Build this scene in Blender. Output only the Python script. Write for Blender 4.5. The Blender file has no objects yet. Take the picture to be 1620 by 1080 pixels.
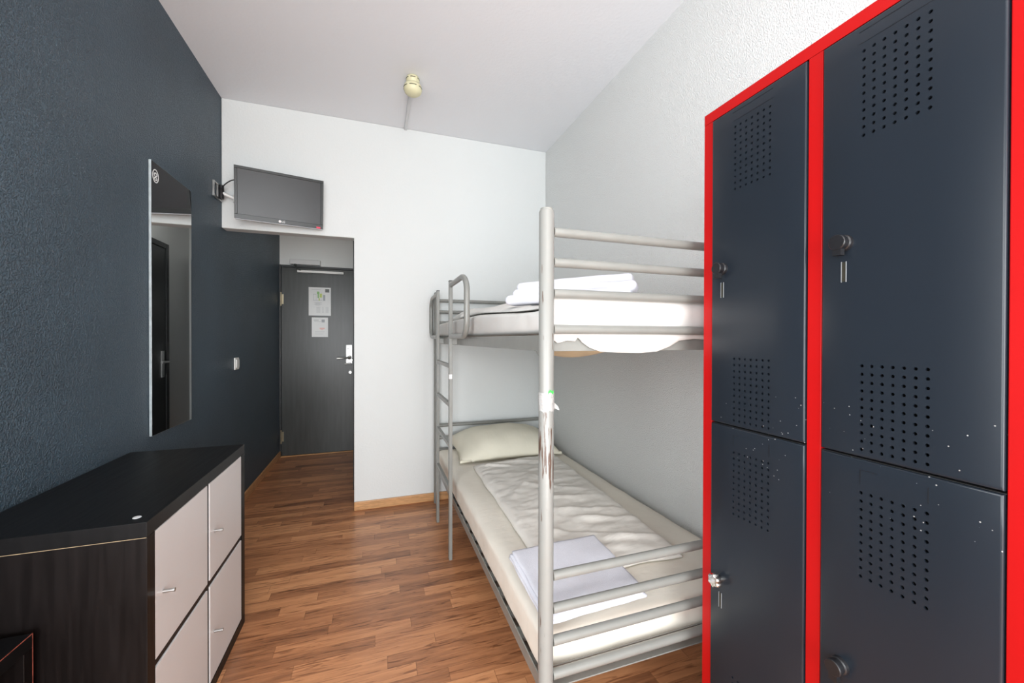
import bpy, bmesh, math, random
from mathutils import Vector, Matrix, noise

random.seed(7)
S = bpy.context.scene
COL = S.collection

# ------------------------------------------------------------------ camera, sky, light, exposure
F_PX = 628.0
yaw, pit, rol = math.radians(18.92), math.radians(-0.33), math.radians(0.11)
EYE = Vector((0, 0, 1.225))
Fv = Vector((math.sin(yaw)*math.cos(pit), math.cos(yaw)*math.cos(pit), math.sin(pit)))
Rv = Vector((math.cos(yaw), -math.sin(yaw), 0))
Uv = Rv.cross(Fv)
R2 = Rv*math.cos(rol) + Uv*math.sin(rol)
U2 = Uv*math.cos(rol) - Rv*math.sin(rol)
cd = bpy.data.cameras.new('camera')
cd.sensor_width = 36.0
cd.lens = F_PX*36.0/1620.0
cd.clip_start = 0.01
cam = bpy.data.objects.new('camera', cd)
COL.objects.link(cam)
m3 = Matrix((R2, U2, -Fv)).transposed()
cam.matrix_world = Matrix.Translation(EYE) @ m3.to_4x4()
S.camera = cam

W = bpy.data.worlds.new('sky')
S.world = W
W.use_nodes = True
bgn = W.node_tree.nodes['Background']
bgn.inputs['Color'].default_value = (0.80, 0.90, 1.0, 1)
bgn.inputs['Strength'].default_value = 1.5

def area(name, loc, rot, sx, sy, energy, color):
    d = bpy.data.lights.new(name, 'AREA')
    d.shape = 'RECTANGLE'
    d.size, d.size_y = sx, sy
    d.energy = energy
    d.color = color
    o = bpy.data.objects.new(name, d)
    o.location = loc
    o.rotation_euler = rot
    COL.objects.link(o)
    return o

# daylight entering through the window in the wall behind the camera
area('window_daylight', (0.15, -2.57, 1.15), (math.radians(90), 0, 0), 1.95, 1.95, 126, (0.97, 0.99, 1.0))
# added fill light at an invented window in the left wall, out of view
area('side_fill_light', (-0.93, -0.65, 1.36), (0, math.radians(-90), 0), 1.4, 1.9, 50, (0.97, 0.99, 1.0))

S.view_settings.view_transform = 'Standard'
S.view_settings.look = 'None'
S.view_settings.gamma = 1
S.view_settings.use_curve_mapping = False
S.view_settings.exposure = 0.30

# ------------------------------------------------------------------ materials
def newmat(name):
    m = bpy.data.materials.new(name)
    m.use_nodes = True
    nt = m.node_tree
    return m, nt, nt.nodes['Principled BSDF']

def mat(name, col, rough=0.5, metal=0.0, var=0.0, vscale=8.0, vstretch=(1, 1, 1), bump=0.0, bscale=60.0,
        bdist=0.002, bstretch=(1, 1, 1), spec=0.5, coat=0.0, bdetail=2.0, rvar=0.0):
    m, nt, b = newmat(name)
    N, L = nt.nodes, nt.links
    b.inputs['Base Color'].default_value = (*col, 1)
    b.inputs['Roughness'].default_value = rough
    b.inputs['Metallic'].default_value = metal
    b.inputs['Specular IOR Level'].default_value = spec
    b.inputs['Coat Weight'].default_value = coat
    tc = N.new('ShaderNodeTexCoord')
    if var > 0 or rvar > 0:
        mp = N.new('ShaderNodeMapping'); mp.inputs['Scale'].default_value = vstretch
        L.new(tc.outputs['Object'], mp.inputs[0])
        nz = N.new('ShaderNodeTexNoise'); nz.inputs['Scale'].default_value = vscale; nz.inputs['Detail'].default_value = 5
        L.new(mp.outputs[0], nz.inputs['Vector'])
        if var > 0:
            rp = N.new('ShaderNodeValToRGB')
            rp.color_ramp.elements[0].position = 0.3; rp.color_ramp.elements[1].position = 0.7
            rp.color_ramp.elements[0].color = (*[c*(1-var) for c in col], 1)
            rp.color_ramp.elements[1].color = (*[min(1, c*(1+var)) for c in col], 1)
            L.new(nz.outputs['Fac'], rp.inputs[0]); L.new(rp.outputs[0], b.inputs['Base Color'])
        if rvar > 0:
            mr = N.new('ShaderNodeMapRange'); mr.inputs[1].default_value = .3; mr.inputs[2].default_value = .7
            mr.inputs[3].default_value = max(0, rough-rvar); mr.inputs[4].default_value = rough+rvar
            L.new(nz.outputs['Fac'], mr.inputs[0]); L.new(mr.outputs[0], b.inputs['Roughness'])
    if bump > 0:
        mp2 = N.new('ShaderNodeMapping'); mp2.inputs['Scale'].default_value = bstretch
        L.new(tc.outputs['Object'], mp2.inputs[0])
        nb = N.new('ShaderNodeTexNoise'); nb.inputs['Scale'].default_value = bscale; nb.inputs['Detail'].default_value = bdetail
        L.new(mp2.outputs[0], nb.inputs['Vector'])
        bp = N.new('ShaderNodeBump'); bp.inputs['Strength'].default_value = bump; bp.inputs['Distance'].default_value = bdist
        L.new(nb.outputs['Fac'], bp.inputs['Height']); L.new(bp.outputs[0], b.inputs['Normal'])
    return m

def floor_material():
    m, nt, b = newmat('laminate_floor')
    N, L = nt.nodes, nt.links
    def math_(op, a, bb=None):
        n = N.new('ShaderNodeMath'); n.operation = op
        for i, v in enumerate((a, bb)):
            if v is None: continue
            if isinstance(v, (int, float)): n.inputs[i].default_value = v
            else: L.new(v, n.inputs[i])
        return n.outputs[0]
    tc = N.new('ShaderNodeTexCoord')
    sp = N.new('ShaderNodeSeparateXYZ'); L.new(tc.outputs['Object'], sp.inputs[0])
    yy = math_('DIVIDE', sp.outputs[1], 0.064)
    row = math_('FLOOR', yy); fy = math_('FRACT', yy)
    w1 = N.new('ShaderNodeTexWhiteNoise'); w1.noise_dimensions = '1D'; L.new(row, w1.inputs['W'])
    xo = math_('ADD', math_('DIVIDE', sp.outputs[0], 0.52), math_('MULTIPLY', w1.outputs['Value'], 7.0))
    cl = math_('FLOOR', xo); fx = math_('FRACT', xo)
    cb = N.new('ShaderNodeCombineXYZ'); L.new(row, cb.inputs[0]); L.new(cl, cb.inputs[1])
    w2 = N.new('ShaderNodeTexWhiteNoise'); w2.noise_dimensions = '3D'; L.new(cb.outputs[0], w2.inputs['Vector'])
    # grain: stretched noise, shifted per strip
    off = N.new('ShaderNodeVectorMath'); off.operation = 'MULTIPLY_ADD'
    L.new(w2.outputs['Color'], off.inputs[0]); off.inputs[1].default_value = (9, 9, 9)
    mp = N.new('ShaderNodeMapping'); mp.inputs['Scale'].default_value = (1.6, 17, 1)
    L.new(tc.outputs['Object'], mp.inputs[0]); L.new(mp.outputs[0], off.inputs[2])
    g = N.new('ShaderNodeTexNoise'); g.inputs['Scale'].default_value = 2.2; g.inputs['Detail'].default_value = 7; g.inputs['Distortion'].default_value = 0.9
    g.inputs['Roughness'].default_value = 0.6
    L.new(off.outputs[0], g.inputs['Vector'])
    f = math_('ADD', math_('MULTIPLY', w2.outputs['Value'], 0.42), math_('MULTIPLY', g.outputs['Fac'], 0.74))
    rp = N.new('ShaderNodeValToRGB')
    e = rp.color_ramp.elements
    e[0].position = 0.16; e[0].color = (0.11, 0.045, 0.022, 1)
    e[1].position = 0.92; e[1].color = (0.72, 0.36, 0.17, 1)
    for p, c in ((0.34, (0.29, 0.122, 0.056, 1)), (0.52, (0.46, 0.20, 0.090, 1)), (0.70, (0.60, 0.275, 0.125, 1))):
        x = e.new(p); x.color = c
    L.new(f, rp.inputs[0])
    # dark veins
    vn = N.new('ShaderNodeTexNoise'); vn.inputs['Scale'].default_value = 3.2; vn.inputs['Detail'].default_value = 4; vn.inputs['Distortion'].default_value = 1.6
    L.new(off.outputs[0], vn.inputs['Vector'])
    vr = N.new('ShaderNodeValToRGB')
    vr.color_ramp.elements[0].position = 0.33; vr.color_ramp.elements[0].color = (0.40, 0.34, 0.32, 1)
    vr.color_ramp.elements[1].position = 0.45; vr.color_ramp.elements[1].color = (1, 1, 1, 1)
    L.new(vn.outputs['Fac'], vr.inputs[0])
    mx = N.new('ShaderNodeMix'); mx.data_type = 'RGBA'; mx.blend_type = 'MULTIPLY'; mx.inputs['Factor'].default_value = 0.85
    L.new(rp.outputs[0], mx.inputs['A']); L.new(vr.outputs[0], mx.inputs['B'])
    # seams
    sm = math_('MAXIMUM', math_('LESS_THAN', fy, 0.022), math_('LESS_THAN', fx, 0.004))
    mx2 = N.new('ShaderNodeMix'); mx2.data_type = 'RGBA'; mx2.blend_type = 'MULTIPLY'
    L.new(math_('MULTIPLY', sm, 0.45), mx2.inputs['Factor'])
    L.new(mx.outputs['Result'], mx2.inputs['A']); mx2.inputs['B'].default_value = (0.2, 0.15, 0.12, 1)
    L.new(mx2.outputs['Result'], b.inputs['Base Color'])
    b.inputs['Roughness'].default_value = 0.30
    bp = N.new('ShaderNodeBump'); bp.inputs['Strength'].default_value = 0.08; bp.inputs['Distance'].default_value = 0.001
    L.new(g.outputs['Fac'], bp.inputs['Height']); L.new(bp.outputs[0], b.inputs['Normal'])
    return m

def woodchip(name, col, rough, strength, scale=135, dist=0.004, var=0.0, spec=0.5):
    """woodchip wallpaper: small raised flecks"""
    m, nt, b = newmat(name)
    N, L = nt.nodes, nt.links
    b.inputs['Base Color'].default_value = (*col, 1)
    b.inputs['Roughness'].default_value = rough
    b.inputs['Specular IOR Level'].default_value = spec
    tc = N.new('ShaderNodeTexCoord')
    n1 = N.new('ShaderNodeTexNoise'); n1.inputs['Scale'].default_value = scale; n1.inputs['Detail'].default_value = 3
    L.new(tc.outputs['Object'], n1.inputs['Vector'])
    rp = N.new('ShaderNodeValToRGB'); rp.color_ramp.elements[0].position = 0.42; rp.color_ramp.elements[1].position = 0.66
    L.new(n1.outputs['Fac'], rp.inputs[0])
    bp = N.new('ShaderNodeBump'); bp.inputs['Strength'].default_value = strength; bp.inputs['Distance'].default_value = dist
    L.new(rp.outputs[0], bp.inputs['Height']); L.new(bp.outputs[0], b.inputs['Normal'])
    if var:
        n2 = N.new('ShaderNodeTexNoise'); n2.inputs['Scale'].default_value = 3; n2.inputs['Detail'].default_value = 4
        L.new(tc.outputs['Object'], n2.inputs['Vector'])
        r2 = N.new('ShaderNodeValToRGB')
        r2.color_ramp.elements[0].position = .3; r2.color_ramp.elements[1].position = .7
        r2.color_ramp.elements[0].color = (*[c*(1-var) for c in col], 1); r2.color_ramp.elements[1].color = (*[c*(1+var) for c in col], 1)
        L.new(n2.outputs['Fac'], r2.inputs[0]); L.new(r2.outputs[0], b.inputs['Base Color'])
    return m

def flecked(name, col, rough, zlo, zhi, cut=0.035):
    """dark paint with chipped white specks concentrated between two heights"""
    m, nt, b = newmat(name)
    N, L = nt.nodes, nt.links
    tc = N.new('ShaderNodeTexCoord')
    vo = N.new('ShaderNodeTexVoronoi'); vo.inputs['Scale'].default_value = 75; vo.inputs['Randomness'].default_value = 1
    L.new(tc.outputs['Object'], vo.inputs['Vector'])
    lt = N.new('ShaderNodeMath'); lt.operation = 'LESS_THAN'; lt.inputs[1].default_value = 0.085
    L.new(vo.outputs['Distance'], lt.inputs[0])
    nz = N.new('ShaderNodeTexNoise'); nz.inputs['Scale'].default_value = 9; nz.inputs['Detail'].default_value = 2
    L.new(tc.outputs['Object'], nz.inputs['Vector'])
    gt = N.new('ShaderNodeMath'); gt.operation = 'GREATER_THAN'; gt.inputs[1].default_value = 0.50
    L.new(nz.outputs['Fac'], gt.inputs[0])
    sp = N.new('ShaderNodeSeparateXYZ'); L.new(tc.outputs['Object'], sp.inputs[0])
    a = N.new('ShaderNodeMath'); a.operation = 'GREATER_THAN'; a.inputs[1].default_value = zlo; L.new(sp.outputs[2], a.inputs[0])
    c = N.new('ShaderNodeMath'); c.operation = 'LESS_THAN'; c.inputs[1].default_value = zhi; L.new(sp.outputs[2], c.inputs[0])
    p = lt.outputs[0]
    for q in (gt.outputs[0], a.outputs[0], c.outputs[0]):
        mu = N.new('ShaderNodeMath'); mu.operation = 'MULTIPLY'; L.new(p, mu.inputs[0]); L.new(q, mu.inputs[1]); p = mu.outputs[0]
    mx = N.new('ShaderNodeMix'); mx.data_type = 'RGBA'
    L.new(p, mx.inputs['Factor']); mx.inputs['A'].default_value = (*col, 1); mx.inputs['B'].default_value = (0.35, 0.34, 0.33, 1)
    L.new(mx.outputs['Result'], b.inputs['Base Color'])
    b.inputs['Roughness'].default_value = rough
    b.inputs['Specular IOR Level'].default_value = 0.38
    return m

def post_material():
    """grey painted steel, chipped to rusty metal along one stretch of the near post"""
    m, nt, b = newmat('grey_paint_chipped')
    N, L = nt.nodes, nt.links
    tc = N.new('ShaderNodeTexCoord')
    mp = N.new('ShaderNodeMapping'); mp.inputs['Scale'].default_value = (150, 150, 11)
    L.new(tc.outputs['Object'], mp.inputs[0])
    nz = N.new('ShaderNodeTexNoise'); nz.inputs['Scale'].default_value = 1; nz.inputs['Detail'].default_value = 6
    L.new(mp.outputs[0], nz.inputs['Vector'])
    sp = N.new('ShaderNodeSeparateXYZ'); L.new(tc.outputs['Object'], sp.inputs[0])
    mr = N.new('ShaderNodeMapRange'); mr.interpolation_type = 'SMOOTHSTEP'
    mr.inputs[1].default_value = 0.22; mr.inputs[2].default_value = 0.0; mr.inputs[3].default_value = 0; mr.inputs[4].default_value = 1
    ab = N.new('ShaderNodeMath'); ab.operation = 'SUBTRACT'; ab.inputs[1].default_value = 0.93; L.new(sp.outputs[2], ab.inputs[0])
    ab2 = N.new('ShaderNodeMath'); ab2.operation = 'ABSOLUTE'; L.new(ab.outputs[0], ab2.inputs[0]); L.new(ab2.outputs[0], mr.inputs[0])
    ad = N.new('ShaderNodeMath'); ad.operation = 'MULTIPLY_ADD'; ad.inputs[1].default_value = 0.16
    L.new(mr.outputs[0], ad.inputs[0]); L.new(nz.outputs['Fac'], ad.inputs[2])
    rp = N.new('ShaderNodeValToRGB')
    e = rp.color_ramp.elements
    e[0].position = 0.685; e[0].color = (0.25, 0.252, 0.236, 1)
    e[1].position = 0.70; e[1].color = (0.10, 0.062, 0.045, 1)
    L.new(ad.outputs[0], rp.inputs[0]); L.new(rp.outputs[0], b.inputs['Base Color'])
    b.inputs['Roughness'].default_value = 0.33
    return m

M = {}
M['floor'] = floor_material()
M['wall_blue'] = woodchip('blue_woodchip_paper', (0.053, 0.088, 0.120), 0.42, 1.0, 190, 0.006, 0.10)
M['wall_white'] = woodchip('white_woodchip_paper', (0.78, 0.79, 0.775), 0.65, 0.60, 200, 0.004)
M['wall_far'] = woodchip('white_smooth_paper', (0.715, 0.74, 0.732), 0.7, 0.12, 90, 0.003)
M['ceiling'] = woodchip('white_ceiling_paint', (0.81, 0.82, 0.845), 0.8, 0.12, 60, 0.003)
M['wood_trim'] = mat('light_oak_trim', (0.56, 0.30, 0.13), 0.4, var=0.2, vscale=6, vstretch=(3, 3, 30))
M['door'] = mat('grey_door_laminate', (0.050, 0.054, 0.052), 0.33, var=0.16, vscale=4, vstretch=(9, 9, 0.8), bump=0.05, bscale=40)
M['doorframe'] = mat('dark_door_frame_paint', (0.03, 0.033, 0.035), 0.45)
M['steel'] = mat('brushed_steel', (0.52, 0.52, 0.51), 0.35, 1.0, rvar=0.08, vscale=40)
M['brass'] = mat('dull_brass', (0.42, 0.36, 0.25), 0.35, 1.0, var=0.1)
M['white_plastic'] = mat('white_plastic', (0.80, 0.80, 0.78), 0.4, var=0.02)
M['grey_plastic'] = mat('pale_grey_plastic', (0.62, 0.63, 0.64), 0.4, var=0.03)
M['cream_plastic'] = mat('yellowed_plastic', (0.70, 0.67, 0.44), 0.45, var=0.06, vscale=20)
M['black_plastic'] = mat('black_plastic', (0.012, 0.012, 0.014), 0.35, var=0.1, vscale=30)
M['dark_slit'] = mat('dark_slit', (0.02, 0.018, 0.01), 0.6, var=0.1)
M['tv_black'] = mat('grey_black_gloss_plastic', (0.020, 0.022, 0.022), 0.28, var=0.05, spec=0.3)
M['tv_side'] = mat('silver_grey_plastic', (0.42, 0.42, 0.45), 0.3, var=0.05)
M['tv_screen'] = mat('matte_black_panel', (0.012, 0.012, 0.014), 0.30, spec=0.4, rvar=0.02, vscale=5)
M['red_sticker'] = mat('red_sticker', (0.75, 0.03, 0.09), 0.5, var=0.05)
M['logo_white'] = mat('printed_white', (0.8, 0.8, 0.8), 0.5, var=0.02)
M['mirror'] = mat('silvered_glass', (0.86, 0.88, 0.88), 0.015, 1.0, rvar=0.004, vscale=3)
M['glass_edge'] = mat('ground_glass_edge', (0.42, 0.48, 0.50), 0.35, var=0.15, vscale=30)
M['blackbrown'] = mat('black_brown_veneer', (0.0050, 0.0034, 0.0032), 0.42, spec=0.22, var=0.3, vscale=5, vstretch=(20, 20, 1.2), rvar=0.05)
M['blackbrown_top'] = mat('black_brown_veneer_top', (0.004, 0.0038, 0.0042), 0.42, spec=0.25, var=0.2, vscale=5, vstretch=(20, 1.2, 2), rvar=0.03)
M['edge_wear'] = mat('worn_edge', (0.40, 0.30, 0.18), 0.5, var=0.3, vscale=60)
M['cube_edge'] = mat('worn_reddish_edge', (0.30, 0.075, 0.05), 0.5, var=0.5, vscale=70)
M['door_white'] = mat('greyish_white_lacquer', (0.69, 0.675, 0.675), 0.38, var=0.02, vscale=3)
M['bed_paint'] = mat('grey_steel_paint', (0.24, 0.243, 0.225), 0.32, var=0.05, vscale=18)
M['post'] = post_material()
M['tape'] = mat('crumpled_clear_tape', (0.40, 0.40, 0.39), 0.25, bump=0.8, bscale=160, bdist=0.003, var=0.06, vscale=60)
M['green_mark'] = mat('green_marker', (0.06, 0.55, 0.09), 0.5, var=0.1, vscale=60)
M['plug'] = mat('dark_cap', (0.06, 0.06, 0.055), 0.5, var=0.1)
M['sheet'] = mat('cream_cotton', (0.90, 0.85, 0.75), 0.85, var=0.03, vscale=5, bump=0.35, bscale=16, bdist=0.006, bstretch=(1, 2.2, 1), bdetail=4, spec=0.2)
M['duvet'] = mat('pale_cream_cotton', (0.90, 0.865, 0.80), 0.85, var=0.02, vscale=5, bump=0.35, bscale=14, bdist=0.007, bstretch=(1, 2.4, 1), bdetail=4, spec=0.2)
M['sheet_upper'] = mat('off_white_cotton', (0.78, 0.765, 0.73), 0.85, var=0.02, vscale=5, bump=0.3, bscale=16, bdist=0.006, bdetail=4, spec=0.2)
M['pillow'] = mat('cream_pillowcase', (0.86, 0.82, 0.68), 0.85, bump=0.3, bscale=20, bdist=0.005, bstretch=(2.5, 1, 1), bdetail=4, var=0.03, spec=0.2)
M['towel'] = mat('white_terry', (0.72, 0.725, 0.785), 0.95, bump=0.5, bscale=420, bdist=0.002, var=0.02, vscale=40, spec=0.1)
M['ticking'] = mat('beige_ticking', (0.58, 0.49, 0.32), 0.9, var=0.1, vscale=12)
M['locker_red'] = mat('red_gloss_paint', (0.43, 0.0045, 0.005), 0.40, spec=0.22, var=0.03, vscale=6)
M['locker_up'] = flecked('anthracite_paint', (0.0135, 0.0185, 0.026), 0.30, 1.0, 1.10)
M['locker_lo'] = flecked('anthracite_paint_lower', (0.0135, 0.0185, 0.026), 0.30, 0.90, 1.0)
M['locker_in'] = mat('dark_locker_inside', (0.012, 0.012, 0.012), 0.7, var=0.1)
M['emboss'] = mat('anthracite_groove', (0.008, 0.010, 0.014), 0.4, var=0.1)
M['chrome'] = mat('chrome', (0.75, 0.74, 0.71), 0.16, 1.0, rvar=0.05, vscale=50)
M['slot_edge'] = mat('bare_slot_edge', (0.25, 0.27, 0.28), 0.4, var=0.1)
M['paper'] = mat('printed_paper', (0.72, 0.73, 0.72), 0.18, var=0.02, vscale=10)
M['ink_grey'] = mat('grey_print', (0.30, 0.32, 0.34), 0.3, var=0.1)
M['ink_dark'] = mat('dark_print', (0.05, 0.055, 0.05), 0.3, var=0.1)
M['ink_green'] = mat('green_print', (0.20, 0.42, 0.12), 0.3, var=0.1)
M['ink_lime'] = mat('lime_print', (0.50, 0.62, 0.12), 0.3, var=0.1)
M['ink_red'] = mat('faded_red_print', (0.75, 0.42, 0.36), 0.3, var=0.1)
M['window_frame'] = mat('white_upvc', (0.8, 0.8, 0.8), 0.35, var=0.02)
def glass():
    m, nt, b = newmat('window_glass')
    N, L = nt.nodes, nt.links
    tr = N.new('ShaderNodeBsdfTransparent'); gl = N.new('ShaderNodeBsdfGlossy'); gl.inputs['Roughness'].default_value = 0.02
    mx = N.new('ShaderNodeMixShader'); mx.inputs[0].default_value = 0.06
    L.new(tr.outputs[0], mx.inputs[1]); L.new(gl.outputs[0], mx.inputs[2]); L.new(mx.outputs[0], N['Material Output'].inputs[0])
    return m
M['glass'] = glass()

# ------------------------------------------------------------------ mesh helpers
ORG = {}

def thing(name, label, cat, loc=(0, 0, 0), group=None, kind=None):
    o = bpy.data.objects.new(name, None)
    o.empty_display_size = 0.1
    COL.objects.link(o)
    o.location = loc
    ORG[o.name] = Vector(loc)
    tag(o, label, cat, group, kind)
    return o

def tag(o, label=None, cat=None, group=None, kind=None):
    if label: o['label'] = label
    if cat: o['category'] = cat
    if group: o['group'] = group
    if kind: o['kind'] = kind
    return o

class MB:
    def __init__(s):
        s.bm = bmesh.new(); s.mi = 0
    def _f(s, vs):
        try:
            f = s.bm.faces.new(vs); f.material_index = s.mi; return f
        except ValueError:
            return None
    def box(s, x0, x1, y0, y1, z0, z1):
        v = [s.bm.verts.new(p) for p in ((x0, y0, z0), (x1, y0, z0), (x1, y1, z0), (x0, y1, z0),
                                        (x0, y0, z1), (x1, y0, z1), (x1, y1, z1), (x0, y1, z1))]
        for q in ((3, 2, 1, 0), (4, 5, 6, 7), (0, 1, 5, 4), (1, 2, 6, 5), (2, 3, 7, 6), (3, 0, 4, 7)):
            s._f([v[i] for i in q])
        return s
    def tube(s, pts, r, n=14, cap=True, rs=None):
        pts = [Vector(p) for p in pts]
        rings = []
        t0 = (pts[1]-pts[0]).normalized()
        ref = Vector((0, 0, 1)) if abs(t0.z) < 0.9 else Vector((1, 0, 0))
        nrm = (ref - t0*ref.dot(t0)).normalized()
        for i, p in enumerate(pts):
            if i == 0: t = t0
            elif i == len(pts)-1: t = (pts[i]-pts[i-1]).normalized()
            else: t = ((pts[i]-pts[i-1]).normalized() + (pts[i+1]-pts[i]).normalized()).normalized()
            nrm = (nrm - t*nrm.dot(t)).normalized()
            bn = t.cross(nrm)
            rr = rs[i] if rs else r
            rings.append([s.bm.verts.new(p + nrm*rr*math.cos(a) + bn*rr*math.sin(a)) for a in [2*math.pi*k/n for k in range(n)]])
        for a, b in zip(rings, rings[1:]):
            for k in range(n):
                s._f((a[k], a[(k+1) % n], b[(k+1) % n], b[k]))
        if cap:
            s._f(list(reversed(rings[0]))); s._f(rings[-1])
        return s
    def lathe(s, o, axis, prof, n=28, lobes=0, amp=0.0):
        """prof: (r, h) pairs along the axis from point o"""
        o = Vector(o); ax = Vector(axis).normalized()
        ref = Vector((0, 0, 1)) if abs(ax.z) < 0.9 else Vector((1, 0, 0))
        u = (ref - ax*ref.dot(ax)).normalized(); w = ax.cross(u)
        rings = []
        for r, h in prof:
            ring = []
            for k in range(n):
                a = 2*math.pi*k/n
                rr = r*(1 + amp*math.cos(lobes*a)) if lobes else r
                ring.append(s.bm.verts.new(o + ax*h + u*rr*math.cos(a) + w*rr*math.sin(a)))
            rings.append(ring)
        for a, b in zip(rings, rings[1:]):
            for k in range(n):
                s._f((a[k], a[(k+1) % n], b[(k+1) % n], b[k]))
        s._f(list(reversed(rings[0]))); s._f(rings[-1])
        return s
    def rbox(s, c, h, r, n, fn=None):
        """rounded, subdivided box; fn maps (point, unit coords) to the final point"""
        c = Vector(c)
        cache = {}
        def coord(i, nn, hh, r):
            # denser near the edges
            t = -1 + 2*i/nn
            return hh*t
        def vert(i, j, k):
            key = (i, j, k)
            if key in cache: return cache[key]
            P = Vector((coord(i, n[0], h[0], r), coord(j, n[1], h[1], r), coord(k, n[2], h[2], r)))
            inner = Vector([max(-(hh-r), min(hh-r, p)) for p, hh in zip(P, h)])
            d = P - inner
            if d.length > 1e-9: P = inner + d.normalized()*r
            Q = P.copy()
            if fn: Q = fn(P, (P.x/h[0], P.y/h[1], P.z/h[2]))
            v = s.bm.verts.new(Q + c)
            cache[key] = v
            return v
        nx, ny, nz = n
        for i in range(nx):
            for j in range(ny):
                s._f((vert(i, j, nz), vert(i+1, j, nz), vert(i+1, j+1, nz), vert(i, j+1, nz)))
                s._f((vert(i, j+1, 0), vert(i+1, j+1, 0), vert(i+1, j, 0), vert(i, j, 0)))
        for i in range(nx):
            for k in range(nz):
                s._f((vert(i, 0, k), vert(i+1, 0, k), vert(i+1, 0, k+1), vert(i, 0, k+1)))
                s._f((vert(i, ny, k+1), vert(i+1, ny, k+1), vert(i+1, ny, k), vert(i, ny, k)))
        for j in range(ny):
            for k in range(nz):
                s._f((vert(0, j, k+1), vert(0, j+1, k+1), vert(0, j+1, k), vert(0, j, k)))
                s._f((vert(nx, j, k), vert(nx, j+1, k), vert(nx, j+1, k+1), vert(nx, j, k+1)))
        return s
    def quad(s, a, b, c, d):
        return s._f([s.bm.verts.new(p) for p in (a, b, c, d)])
    def build(s, name, mats, parent=None, origin=None, smooth=False, bevel=0.0, seg=2, sub=0, local=False, solid=0.0):
        if not isinstance(mats, (list, tuple)): mats = [mats]
        if parent is not None:
            r = parent
            while r.parent is not None: r = r.parent
            org = ORG.get(r.name, Vector((0, 0, 0)))
        else:
            org = Vector(origin) if origin is not None else Vector((0, 0, 0))
        if not local:
            for v in s.bm.verts: v.co -= org
        me = bpy.data.meshes.new(name)
        s.bm.normal_update()
        s.bm.to_mesh(me); s.bm.free()
        for m in mats: me.materials.append(m)
        if smooth:
            for p in me.polygons: p.use_smooth = True
        o = bpy.data.objects.new(name, me)
        COL.objects.link(o)
        if parent is not None: o.parent = parent
        else:
            o.location = org; ORG[o.name] = org
        if solid > 0:
            md = o.modifiers.new('solid', 'SOLIDIFY'); md.thickness = solid; md.offset = 0
        if bevel > 0:
            md = o.modifiers.new('bevel', 'BEVEL'); md.width = bevel; md.segments = seg; md.limit_method = 'ANGLE'
            md.angle_limit = math.radians(40); md.harden_normals = False
        if sub:
            md = o.modifiers.new('sub', 'SUBSURF'); md.levels = sub; md.render_levels = sub
        return o

def smooth_angle(o, deg=40):
    me = o.data
    for p in me.polygons: p.use_smooth = True
    bm = bmesh.new(); bm.from_mesh(me)
    for e in bm.edges:
        if len(e.link_faces) == 2 and e.calc_face_angle(0) > math.radians(deg): e.smooth = False
    bm.to_mesh(me); bm.free()
    return o

def nz(x, y, z=0.0):
    return noise.noise(Vector((x, y, z)))

# ------------------------------------------------------------------ room dimensions
XL, XR = -0.945, 1.339       # left and right wall faces
YF, YB = 3.04, -2.60         # far and back wall faces
ZC = 2.78
XO, ZO = -0.148, 1.942       # passage opening
YD = 4.66                    # door plane
T = 0.12

def struct(o): o['kind'] = 'structure'; return o

mb = MB(); mb.box(XL-T, XR+T, YB-T, YD+0.15, -0.1, 0.0)
struct(mb.build('floor', M['floor']))
mb = MB(); mb.box(XL-T, XR+T, YB-T, YF+0.09, ZC, ZC+0.1)
struct(mb.build('ceiling', M['ceiling']))
mb = MB(); mb.box(XL-T, XO+0.1, YF+0.09, YD+0.15, 2.46, 2.56)
struct(mb.build('ceiling_passage', M['ceiling']))
mb = MB()
vy0, vy1, vz0, vz1 = -1.66, 0.36, 0.61, 2.11
for b in ((YB-T, vy0, 0, ZC), (vy1, YD+0.15, 0, ZC), (vy0, vy1, 0, vz0), (vy0, vy1, vz1, ZC)):
    mb.box(XL-T, XL, b[0], b[1], b[2], b[3])
struct(mb.build('wall_left', M['wall_blue']))
mb = MB(); mb.box(XR, XR+T, YB-T, YF+0.09, 0, ZC)
struct(mb.build('wall_right', M['wall_white']))
mb = MB()                                             # far wall with the passage cut out
y0, y1 = YF, YF+0.09
P = [(XL, ZO), (XO, ZO), (XO, 0), (XR, 0), (XR, ZC), (XL, ZC)]
fr = [mb.bm.verts.new((x, y0, z)) for x, z in P]; bk = [mb.bm.verts.new((x, y1, z)) for x, z in P]
mb._f(fr); mb._f(list(reversed(bk)))
for i in range(6): mb._f((fr[(i+1) % 6], fr[i], bk[i], bk[(i+1) % 6]))
bmesh.ops.recalc_face_normals(mb.bm, faces=mb.bm.faces)
struct(mb.build('wall_far', M['wall_far'], bevel=0.006))
mb = MB(); mb.box(XO, XO+0.1, YF+0.09, YD+0.15, 0, 2.46)
struct(mb.build('wall_passage_right', M['wall_far']))
mb = MB(); mb.box(XL, XO, YD+0.02, YD+0.15, 1.995, 2.46)
mb.box(-0.175, XO, YD+0.02, YD+0.15, 0, 1.995)
struct(mb.build('wall_entry', M['wall_far']))
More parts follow.
